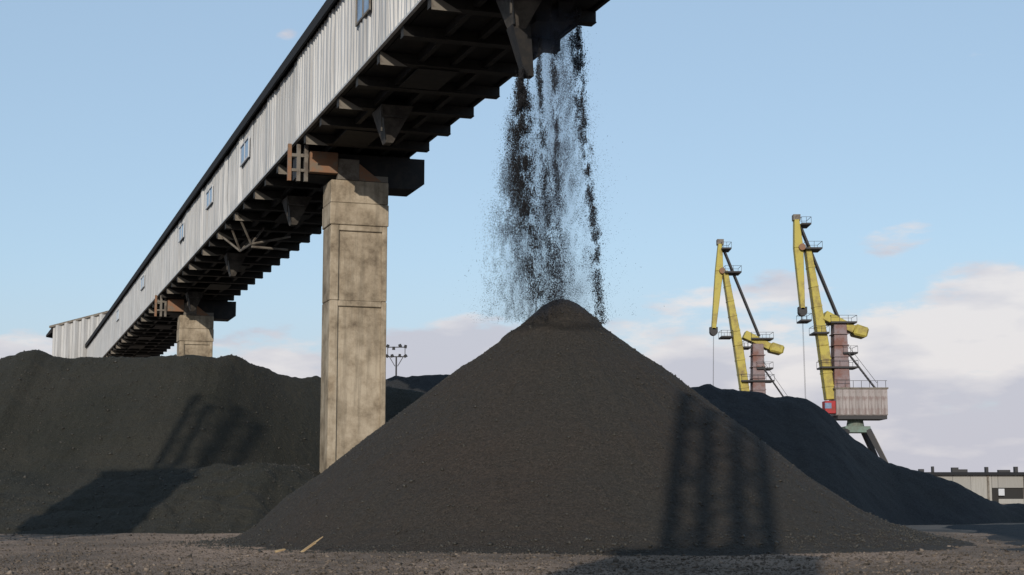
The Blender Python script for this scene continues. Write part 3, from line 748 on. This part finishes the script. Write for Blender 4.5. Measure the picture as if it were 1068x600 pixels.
# ------------------------------------------------------------------ yellow portal cranes
def crane(label, D, px0, boom0, boomm, boom1, trunk, tie, lever, tower, plats, house, cab, stairs, portal, rope, yaw=0.0):
    k = D / 1650.0
    X0 = (px0 - 534) * k
    C = empty('portal_crane', label, 'crane', (X0, D, 0), yaw, 'portal cranes beyond the heaps')
    def P(x, y, yy=0): return Vector(((x - px0) * k, yy, 1.5 + (517 - y) * k))
    # boom: tapered box girder with cover ribs
    m = MB()
    a, b = P(*boom0[:2]), P(*boom1[:2])
    d = (b - a).normalized(); nrm = Vector((-d.z, 0, d.x))
    def slab(p, q, w0, w1, y0, y1, mm):
        hw0, hw1 = nrm_of(p, q) * w0 / 2, nrm_of(p, q) * w1 / 2
        mm.prism([((p - hw0).x, (p - hw0).z), ((p + hw0).x, (p + hw0).z), ((q + hw1).x, (q + hw1).z), ((q - hw1).x, (q - hw1).z)], y0, y1)
    def nrm_of(p, q):
        e_ = (q - p).normalized(); return Vector((-e_.z, 0, e_.x))
    bm3 = P(*boomm[:2])
    slab(a, bm3, boom0[2] * k, boomm[2] * k, -1.1, 1.1, m); slab(bm3, b, boomm[2] * k, boom1[2] * k, -1.1, 1.1, m)
    bo = m.build('boom', M_YEL, C, .08)
    for (p_, q_, w_, v_, n_) in ((a, bm3, boom0[2], boomm[2], 4), (bm3, b, boomm[2], boom1[2], 5)):
        dd = (q_ - p_).normalized()
        for i in range(1, n_):
            c = p_.lerp(q_, i / n_); w = (w_ + (v_ - w_) * i / n_) * k * 1.05
            mr_ = MB(); slab(c - dd * .10, c + dd * .10, w, w, -1.2, 1.2, mr_)
            mr_.build('boom_rib', M_YEL, bo)
    # fly jib (trunk): tail, pivot, nose
    t0, t1, t2 = P(*trunk[0][:2]), P(*trunk[1][:2]), P(*trunk[2][:2])
    m = MB()
    slab(t0, t1, trunk[0][2] * k, trunk[1][2] * k, -.75, .75, m); slab(t1, t2, trunk[1][2] * k, trunk[2][2] * k, -.70, .70, m)
    tk = m.build('fly_jib', M_YEL, C, .06)
    MB().box(t2.x - .62, t2.x + .62, -.6, .6, t2.z - .45, t2.z + .45).tube((t2.x, -.7, t2.z - .3), (t2.x, .7, t2.z - .3), .62, n=12).build('jib_sheave', M_BLK, tk)
    MB().box(t0.x - .5, t0.x + .55, -.7, .7, t0.z - .1, t0.z + .75).build('jib_head', M_GREYST, tk)
    MB().tube((t1.x + .4, -1.3, t1.z), (t1.x + .4, 1.3, t1.z), .5, n=12).build('jib_pivot', M_RUST, tk)
    m = MB()
    for yy in (-.55, .55): m.bar(P(*tie[0], yy), P(*tie[1], yy), .22, .26)
    m.build('tie_rod', M_BLK, C)
    # counterweight lever
    l0, l1, l2 = P(*lever[0][:2]), P(*lever[1][:2]), P(*lever[2][:2])
    m = MB(); slab(l0, l1, lever[0][2] * k, lever[1][2] * k, -1.25, 1.25, m)
    lv = m.build('counterweight_lever', M_YEL, C, .06)
    m = MB(); slab(l1, l2, lever[2][2] * k, lever[2][2] * k * .9, -1.6, 1.6, m); m.build('counterweight', M_YEL, lv, .25)
    # tower
    x0, x1, yt, yb = tower
    a, b = P(x0, yb), P(x1, yt)
    tw = MB().frustum((a.x + b.x) / 2, 0, a.z, (b.x - a.x) / 2 + .1, 1.6, (a.x + b.x) / 2, 0, b.z, (b.x - a.x) / 2 - .15, 1.3).build('tower', M_TOWER, C, .06)
    for i in range(1, 6):
        z = a.z + (b.z - a.z) * i / 6
        MB().box(a.x - .06, b.x + .06, -1.66, 1.66, z - .07, z + .07).build('tower_band', M_TOWER, tw)
    for (pa, pb, py) in plats:
        p, q = P(pa, py), P(pb, py)
        pl = MB().box(p.x, q.x, -1.9, 1.9, p.z - .12, p.z + .12).build('platform', M_BLK, C)
        m = MB(); n = max(2, int((q.x - p.x) / 1.1))
        for i in range(n + 1):
            xx = p.x + (q.x - p.x) * i / n
            for yy in (-1.85, 1.85): m.bar((xx, yy, p.z), (xx, yy, p.z + 1.0), .05)
        for yy in (-1.85, 1.85): m.bar((p.x, yy, p.z + 1.0), (q.x, yy, p.z + 1.0), .05)
        for xx in (p.x, q.x): m.bar((xx, -1.85, p.z + 1.0), (xx, 1.85, p.z + 1.0), .05)
        m.build('railing', M_BLK, pl)
    # machine house of upright sheets
    hx0, hx1, hy0, hy1 = house
    a, b = P(hx0, hy1), P(hx1, hy0)
    hh = MB().box(a.x, b.x, -2.6, 2.6, a.z, b.z).build('machine_house', M_HOUSE, C)
    w = (b.x - a.x) / 8
    sm = MB().box(.03, w - .03, -2.68, -2.602, 0, b.z - a.z - .2).mesh('house_sheet', M_HOUSE)
    for i in range(8):
        link('house_sheet', sm, hh, (a.x + i * w, 0, a.z + .1), scale=(1, 1 + .004 * (i % 3), 1))
    MB().box(a.x - .15, b.x + .15, -2.75, 2.75, b.z + .002, b.z + .22).build('house_roof', M_GREYST, hh)
    MB().box(a.x + .2, b.x - .1, -2.5, 2.5, a.z - .55, a.z - .003).build('turntable', M_BLK, C)
    m = MB()
    for i in range(7):
        xx = a.x + .2 + (b.x - a.x - .4) * i / 6; m.bar((xx, -2.6, b.z + .2), (xx, -2.6, b.z + 1.2), .06)
    m.bar((a.x, -2.6, b.z + 1.2), (b.x, -2.6, b.z + 1.2), .06); m.build('railing', M_BLK, hh)
    a, b = P(cab[0], cab[3]), P(cab[1], cab[2])
    cb = MB().box(a.x, b.x, -2.3, 0, a.z, b.z).build('cab', M_RED, C, .06)
    MB().box(a.x - .04, a.x + .9, -2.34, -2.301, a.z + .7, b.z - .3).build('cab_window', M_GLASS, cb)
    m = MB()
    p, q = P(*stairs[0], -1.9), P(*stairs[1], -2.4)
    m.bar(p, q, .06, .14); m.bar(p + Vector((0, .7, 0)), q + Vector((0, .7, 0)), .06, .14)
    m.bar(p + Vector((0, 0, 1)), q + Vector((0, 0, 1)), .06)
    for i in range(14):
        c = p.lerp(q, i / 13); m.box(c.x - .12, c.x + .12, c.y, c.y + .7, c.z - .03, c.z + .03)
    m.build('stairway', M_BLK, C)
    # portal: drum, cross-head and four splayed legs down to the quay
    zb = P(0, portal[2]).z; c0 = (P(portal[0], 0).x + P(portal[1], 0).x) / 2; hw = (portal[1] - portal[0]) * k / 2
    MB().tube((c0, 0, zb), (c0, 0, P(0, hy1).z - .5), hw * .72, hw * .62, 16).build('drum', M_GREEN, C)
    MB().box(c0 - hw, c0 + hw, -hw, hw, zb - .9, zb - .003).build('portal_head', M_GREEN, C, .05)
    lm = MB()
    for sxn in (-1, 1):
        for syn in (-1, 1):
            MB().bar((c0 + sxn * hw * .85, syn * hw * .85, zb - .5), (c0 + sxn * (hw + 4.4), syn * (hw + 1.6), .5), 0.75, 0.75, .5, .5).build('leg', M_BLK, C)
            MB().box(c0 + sxn * (hw + 4.4) - 1.2, c0 + sxn * (hw + 4.4) + 1.2, syn * (hw + 1.6) - .5, syn * (hw + 1.6) + .5, -.2, .75).build('bogie', M_BLK, C)
    m = MB()
    for syn in (-1, 1):
        m.bar((c0 - hw - 2.2, syn * (hw + .4), zb * .48), (c0 + hw + 2.2, syn * (hw + .4), zb * .48), .5)
        m.bar((c0 + hw + .2, syn * (hw + .05), zb - 1.2), (c0 + hw + 3.6, syn * (hw + 1.3), 2.4), .12, .5)
    m.build('portal_brace', M_GREYST, C)
    if rope:
        m = MB()
        for yy in (-.3, .3): m.tube((t2.x, yy, t2.z - .5), (P(rope[0], 0).x, yy, P(0, rope[1]).z), .022, n=5)
        m.build('hoist_rope', M_BLK, tk)
        g = P(rope[0], rope[1])
        MB().frustum(g.x, 0, g.z - 1.5, .9, .7, g.x, 0, g.z, .3, .3).build('grab', M_BLK, tk)
    return C
crane('yellow portal crane with rusty machine house and red cab, taller right-hand one', 230, 895,
      (865, 418, 9), (859.5, 362, 10.5), (845.5, 258, 5.5), [(834.5, 228, 5), (836, 258, 9.5), (838.8, 324, 4.2)], [(838, 233), (876, 332)],
      [(861, 330, 10), (891, 345, 8), (905, 349, 12)], (869, 884, 338, 409),
      [(838, 848, 234), (842, 859, 260), (835, 846, 336), (866, 893, 338), (848, 864, 349), (878, 893, 370), (855, 893, 385)],
      (868, 921, 408, 435), (857, 868, 420, 433), [(883, 370), (911, 409)], (878, 904, 446), (840, 420))
crane('yellow portal crane with grey tower and lowered nose, smaller left-hand one', 252, 804,
      (778, 420, 8.5), (770.5, 362, 8.8), (758, 283, 5), [(753.5, 254, 4.2), (752, 283, 8), (745.2, 345, 4.2)], [(757, 259), (793, 352)],
      [(777, 350, 8.5), (803, 363, 7), (817, 367, 10)], (784, 797, 360, 432),
      [(754, 764, 260), (757, 774, 285), (752, 764, 353), (783, 806, 355), (775, 783, 364), (788, 805, 386), (772, 806, 399)],
      (783, 832, 432, 456), (773, 783, 444, 455), [(794, 384), (820, 424)], (790, 814, 466), (743.5, 425))

# ------------------------------------------------------------------ floodlight mast
k = 182 / 1650.0
FM = empty('floodlight_mast', 'thin floodlight mast with a cluster of lamps, seen just right of the concrete pier', 'floodlight mast', ((413 - 534) * k, 182, 0))
zt = 1.5 + (517 - 373) * k
MB().tube((0, 0, -.3), (0, 0, zt), .15, .09, 8).build('pole', M_BLK, FM)
MB().bar((-1.1, 0, zt), (1.1, 0, zt), .12).bar((-.8, 0, zt), (-.15, 0, zt - 1.1), .08).bar((.8, 0, zt), (.15, 0, zt - 1.1), .08).bar((-1.1, 0, zt + 1.1), (1.1, 0, zt + 1.1), .1).bar((-1, 0, zt), (-1, 0, zt + 1.1), .08).bar((1, 0, zt), (1, 0, zt + 1.1), .08).build('lamp_frame', M_BLK, FM)
lm = MB().frustum(0, -.1, -.17, .17, .15, 0, -.12, .17, .14, .11).mesh('lamp', M_BLK)
for (x, z, r) in ((-1.1, .1, .4), (-.45, .12, -.2), (.4, .15, .1), (1.1, .1, -.4), (-1.0, 1.25, .3), (-.3, 1.0, 0), (.45, 1.3, -.3), (1.05, 1.2, .2)):
    link('lamp', lm, FM, (x, -.1, zt + z), (R(20), r, r))

# ------------------------------------------------------------------ shed on the right
D = 300.0; k = D / 1650.0
def bx(x): return (x - 534) * k
def bz(y): return 1.5 + (517 - y) * k
SD = empty('shed', 'low grey concrete shed with dark flat roof behind the black heap, far right', 'shed', (bx(1000), D, 0))
ox = bx(1000)
def lx(x): return bx(x) - ox
zt, zb = bz(496), -.3
xs = [930, 950, 970, 990, 1009, 1030.5, 1037, 1063.5, 1084, 1104, 1126, 1148, 1170, 1192, 1214]
oz0, oz1 = bz(520.5), bz(509)
for i in range(len(xs) - 1):
    a, b = lx(xs[i]) + .03, lx(xs[i + 1]) - .03
    if xs[i] in (1037, 1126):
        MB().box(a, b, 0, .3, oz1, zt).build('wall_panel', M_WALL, SD)
        MB().box(a, b, 0, .3, zb, oz0).build('wall_panel', M_WALL, SD)
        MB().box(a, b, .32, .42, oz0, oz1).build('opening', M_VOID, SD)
    elif xs[i] == 1030.5:
        MB().box(a, b, 0, .3, oz1, zt).build('wall_panel', M_WALL, SD)
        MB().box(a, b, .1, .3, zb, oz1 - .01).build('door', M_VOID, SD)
    else:
        MB().box(a, b, 0, .3 + .01 * (i % 3), zb, zt - .002 * i).build('wall_panel', M_WALL, SD)
MB().box(lx(1037), lx(1043), -.25, .05, bz(517), bz(510)).build('signboard', M_FRAME, SD)
MB().box(lx(930), lx(1214), .5, 18, zb, zt - .1).build('wall', M_WALL, SD)
MB().box(lx(926), lx(1218), -.8, 18.5, zt, zt + .55).build('roof', M_ROOF, SD)
for x in (1026.5, 1064.5): MB().box(lx(x) - .16, lx(x) + .16, -.35, -.02, zb, zt - .01).build('pilaster', M_GREYST, SD)
for (x, w, h) in ((960, .9, .6), (972, .35, 1.1), (995, 1.2, .9), (1003, 1.7, .55), (1028, .5, 1.0), (1046, 2.2, .45), (1058.5, .6, 1.05), (1090, .5, .9)):
    MB().box(lx(x) - w / 2, lx(x) + w / 2, 1, 2, zt + .552, zt + .55 + h).build('roof_vent', M_BLK, SD)

# ------------------------------------------------------------------ litter in front of the conical heap
def gpt(x, y):
    t = 1.5 / ((y - 517) / 1650.0); return (x - 534) / 1650.0 * t, t
x, yy = gpt(324, 566.5)
x, yy = -5.6, 43.5
z0 = max(float(cone_z(np.array([x]), np.array([yy]))[0]), 0)
PL = tag(link('plank', None, None, (x, yy, z0 + .03), (0, R(-34), R(22))), 'splintered pale wooden board stuck in the toe of the conical heap, longest piece of wood', 'plank', 'pieces of waste wood')
MB().hexa([(-.30, -.07, 0), (.33, -.06, 0), (.33, .07, 0), (-.30, .06, 0)], [(-.30, -.07, .05), (.28, -.06, .06), (.36, .07, .05), (-.30, .06, .045)]).build('board', M_WOOD, PL)
MB().hexa([(.30, -.03, .01), (.60, 0, .02), (.58, .035, .02), (.30, .05, .01)], [(.30, -.03, .04), (.60, 0, .04), (.58, .035, .04), (.30, .05, .045)]).build('splinter', M_WOOD, PL)
o = MB().hexa([(-.14, -.05, 0), (.14, -.03, 0), (.12, .05, 0), (-.14, .04, 0)], [(-.14, -.05, .05), (.14, -.03, .03), (.12, .05, .03), (-.14, .04, .05)]).build('wood_chip', M_WOOD)
o.location = (-6.1, 42.2, .05); o.rotation_euler = (R(8), R(-14), .4)
tag(o, 'short pale wood chip lying on the ground just left of the board', 'wood chip', 'pieces of waste wood')

# ------------------------------------------------------------------ lattice cranes behind the viewer (their shadows fall on the heaps)
def lattice_crane(loc, rz, label, zh0, zh1, hw, mast_w, ztop, lean, top_w, chord=.44, n=4, brace=.06, off=0):
    C = empty('lattice_crane', label, 'crane', loc, rz, 'lattice cranes casting the shadows')
    for sx_ in (-1, 1):
        for sy_ in (-1, 1):
            MB().bar((sx_ * (hw * .7), sy_ * hw * .7, zh0), (sx_ * (hw + 1.5), sy_ * (hw + 1.5), 0), .7, .7, .55, .55).build('leg', M_GREYST, C)
    h = MB().box(-hw, hw, -hw, hw, zh0, zh1).build('machine_house', M_HOUSE, C, .05)
    MB().box(-hw - .15, hw + .15, -hw - .15, hw + .15, zh1 + .002, zh1 + .2).build('house_roof', M_GREYST, h)
    def corner(i, z):
        t = (z - zh1) / (ztop - zh1); w = mast_w + (top_w - mast_w) * t
        return Vector((((-1, 1, 1, -1)[i]) * w / 2 + off + lean[0] * t, ((-1, -1, 1, 1)[i]) * w * .5 + lean[1] * t, z))
    for i in range(4):
        MB().bar(corner(i, zh1 + .1), corner(i, ztop), chord).build('mast_chord', M_YEL, C)
    br = MB()
    for j in range(n):
        za, zb_ = zh1 + .2 + (ztop - zh1 - .2) * j / n, zh1 + .2 + (ztop - zh1 - .2) * (j + 1) / n
        for i in range(4):
            q = (i + 1) % 4
            br.bar(corner(i, za), corner(q, zb_), brace); br.bar(corner(q, za), corner(i, zb_), brace)
            br.bar(corner(i, zb_), corner(q, zb_), brace)
    br.build('mast_lacing', M_YEL, C)
    return C
lattice_crane((-4.25, -8.0, 0), R(15.6), 'lattice mast crane standing behind the viewer, its shadow on the conical heap', 12.83, 16.77, 1.95, 2.05, 25.1, (-.45, 0), 1.65, .34, 3, .075)
lattice_crane((-25.0, 25.0, 0), R(15.6), 'lattice mast crane left of the view, its shadow on the long left heap', 13.33, 18.3, 1.75, 1.7, 24.6, (-.5, 0), 1.7, .20, 3, .05, .95)

# unseen tower added so that its shadow covers the tail of the black heap
TT = empty('shade_tower', 'unseen tower added at the near end of the gallery to shade the tail of the black heap', 'tower', gal(18.2, 11), GA)
for x in (-.6, 3.6):
    for yy in (-6, 6): MB().box(x - .4, x + .4, yy - .4, yy + .4, -.3, 17.0).build('column', M_CONC, TT)
MB().box(-4.2, 4.6, -8, 8, 17.0, 17.4).build('floor', M_DARK, TT)
hs_ = MB().box(-4.1, 4.5, -7.9, 7.9, 17.401, 29.4).build('wall', M_CLAD, TT)
MB().hexa([(-4.6, -8.4, 29.402), (5, -8.4, 29.402), (5, 8.4, 29.402), (-4.6, 8.4, 29.402)], [(-4.6, -8.4, 29.7), (5, -8.4, 29.7), (5, 8.4, 30.6), (-4.6, 8.4, 30.6)]).build('roof', M_ROOF, TT)
